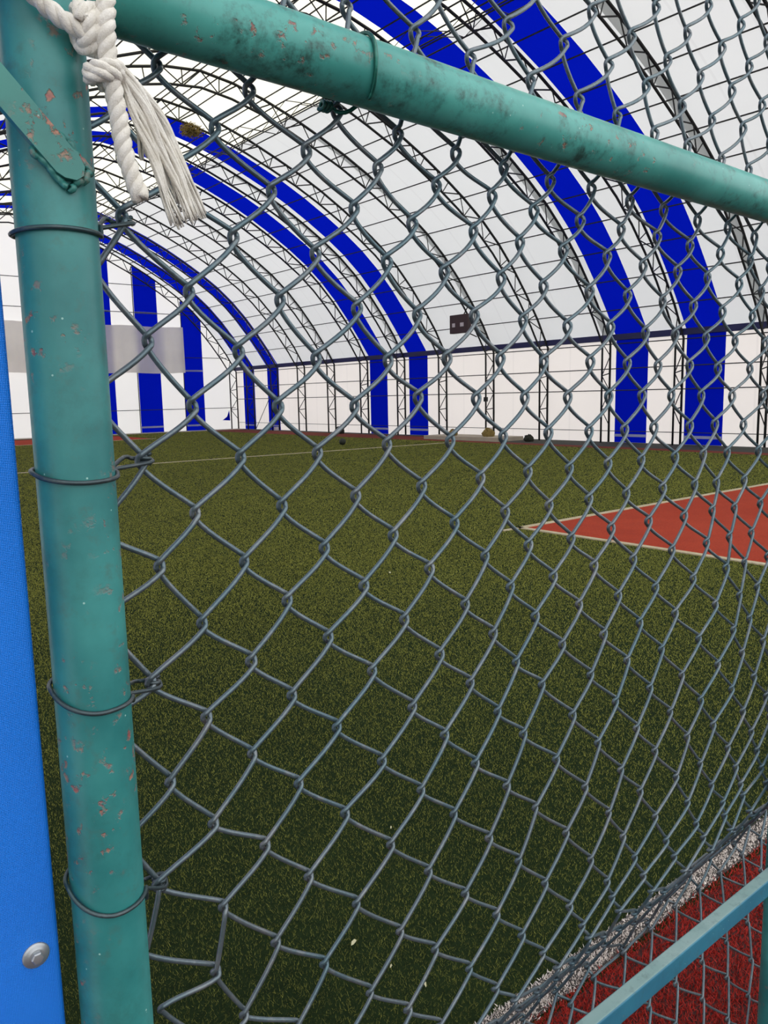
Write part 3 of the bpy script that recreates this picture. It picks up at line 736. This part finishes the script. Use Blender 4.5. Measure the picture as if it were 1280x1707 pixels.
# ------------------------------------------------------------------ blue tarpaulin panel on the left
panel = thing('blue_panel_sheet', (-.35, .659, 0), 'bright blue tarpaulin sheet left of the teal post', 'tarpaulin')
import bmesh
link('sheet', *box(-.84, .163, .650, .668, .012, 2.45, .006), 'tarp', panel, True)
bc = (.1433, .650, 1.0476)
bolt = thing('bolt', bc)
bolt.parent = panel; bolt.location = np.array(bc) - loc_of(panel)
D.objects.remove(bolt)
wsh = link('bolt_washer', *lathe(bc, (0, -1, 0), [(.0108, -.001), (.0110, .0004), (.0104, .0014), (.0085, .0018), (.0065, .0030), (.0058, .0032)], 28), 'zinc', panel, True)
wsh['label'] = 'round zinc bolt washer on the blue sheet'
hx = []
for rr, d in ((.0052, .0028), (.0052, .0058), (.0043, .0068), (.0020, .0070)): hx.append((rr, d))
hb = link('bolt_head', *lathe(bc, (0, -1, 0), hx, 6), 'zinc', panel)
hb['label'] = 'hexagonal bolt head'

# ------------------------------------------------------------------ rope
rope = thing('rope', (.228, .60, 1.76), 'frayed white rope knotted round the top of the teal post', 'rope')
def twisted(path, rad, pitch, name='rope_strand', n=7, k=6, taper=None):
    P = smooth_path(path, k)
    T = np.gradient(P, axis=0); T /= np.linalg.norm(T, axis=1)[:, None]
    s = np.r_[0, np.cumsum(np.linalg.norm(np.diff(P, axis=0), axis=1))]
    u = np.cross(T[0], (0, 1.0, .1)); u /= np.linalg.norm(u)
    fr = []
    for t in T:
        u = u - t * u.dot(t); u /= np.linalg.norm(u); fr.append((u.copy(), np.cross(t, u)))
    for j in range(3):
        a = s / pitch * 2 * np.pi + j * 2 * np.pi / 3
        sp = [P[i] + rad * .50 * (math.cos(a[i]) * fr[i][0] + math.sin(a[i]) * fr[i][1]) for i in range(len(P))]
        link(name, *tube(sp, [rad * .60 * (taper(i / len(P)) if taper else 1) for i in range(len(P))], n), 'rope', rope, True)
# loop going round the post above
twisted([(.150, .64, 1.815), (.158, .618, 1.803), (.174, .6065, 1.790), (.188, .6045, 1.7785), (.201, .6035, 1.770), (.212, .6015, 1.7645), (.220, .598, 1.761)], .0062, .030)
# knot: three upright turns side by side
kn = []
for i in range(0, 34):
    t = i / 10 * 2 * np.pi
    kn.append((.2165 + .0170 * i / 33, .6045 - .0095 * math.cos(t), 1.7665 + .0125 * math.sin(t)))
twisted(kn, .0058, .028, k=3)
# hanging end
twisted([(.2345, .597, 1.795), (.2338, .594, 1.780), (.2318, .592, 1.765), (.2325, .594, 1.750), (.2345, .596, 1.737), (.2375, .598, 1.722), (.2402, .599, 1.705), (.2425, .600, 1.687), (.2475, .600, 1.669), (.2535, .600, 1.653)], .0066, .026, k=8,
        taper=lambda f: 1.0 if f < .93 else 1.12)
# second knot
k2 = []
for i in range(0, 22):
    t = i / 10 * 2 * np.pi + 1.0
    k2.append((.2315 + .0105 * math.cos(t), .600 + .0095 * math.sin(t), 1.7415 - .0095 * i / 21 + .003 * math.cos(t)))
twisted(k2, .0050, .024, k=3)
# frayed tail
rf = np.random.default_rng(3)
LOCKS = ((.2800, 1.6395, .0085, 0), (.2850, 1.6375, .0050, .002), (.2925, 1.6410, .0015, -.001), (.2985, 1.6435, -.0030, .001), (.3035, 1.6465, -.0080, .003), (.2610, 1.6850, .0040, .006), (.2880, 1.6560, -.0010, .006))
for m, (ex, ez, mid, dy) in enumerate(LOCKS):
    P = []
    st = np.array((.2415 + .0006 * m, .597 + dy * .5, 1.742)); en = np.array((ex, .600 + dy, ez))
    for q in range(13):
        o = rf.normal(0, 1, 3) * .0011; o2 = rf.normal(0, 1, 3) * np.array((.0020, .0016, .0012)); dz = rf.normal(0, .0020)
        pp = []
        for f in np.linspace(0, 1, 10):
            b = st + (en - st) * f + np.array((-mid * 4 * f * (1 - f) * .55 + .0014 * math.sin(f * 11 + m * 2.3), .0015 * math.sin(f * 8 + m), .011 * math.sin(f * math.pi) * (1 + .25 * math.sin(m * 1.9))))
            tw = f * 5 + q * 2 * np.pi / 13
            pp.append(b + np.array((math.cos(tw), math.sin(tw), 0)) *   .0018 * (1.1 - .3 * math.sin(f * 6 + m)) + o * .35 + o2 * max(0, f - .80) * 4 + (0, 0, dz * f))
        P.append(tube(smooth_path(pp, 2), [.00135 * (1 if i < 15 else .55) for i in range(19)], 5))
    link('frayed_yarn', *merge(P), 'rope', rope, True)['kind'] = 'stuff'

# pale scraps lying on the turf close by
def scrap(px, py, s, a, label):
    d = CX * (px - 640) + CY * (py - 853.5) + CZ * 1313.930
    t = -1.5 / d.z; g = np.array((d.x * t, d.y * t, .014))
    o = np.array((math.cos(a), math.sin(a), 0)); q = np.array((-o[1], o[0], 0))
    V = [g - o * s, g - o * s * .3 + q * s * .38 + (0, 0, .004), g + o * s * .5 + q * s * .25 + (0, 0, .006), g + o * s, g + o * s * .4 - q * s * .3 + (0, 0, .003), g - o * s * .4 - q * s * .22]
    V2 = V + [v - np.array((0, 0, .0012)) for v in V]
    Fc = [tuple(range(6)), tuple(range(6, 12))[::-1]] + [(i + 6, (i + 1) % 6 + 6, (i + 1) % 6, i) for i in range(6)]
    tag(link('leaf_scrap', V2, Fc, 'leaf', None, False, tuple(g)), label, 'leaf', 'pale leaf scraps on the turf')
scrap(590, 1579, .013, .3, 'large pale leaf scrap on the dark turf near the bottom')
scrap(709, 1649, .010, 1.0, 'slim pale leaf scrap low on the turf, right of the large one')
scrap(652, 1619, .005, .2, 'tiny pale crumb between the two leaf scraps')
scrap(650, 957, .028, .9, 'thin pale leaf scrap out on the mid turf')
scrap(652, 1386, .006, .5, 'tiny pale crumb on the turf above the leaf scraps')
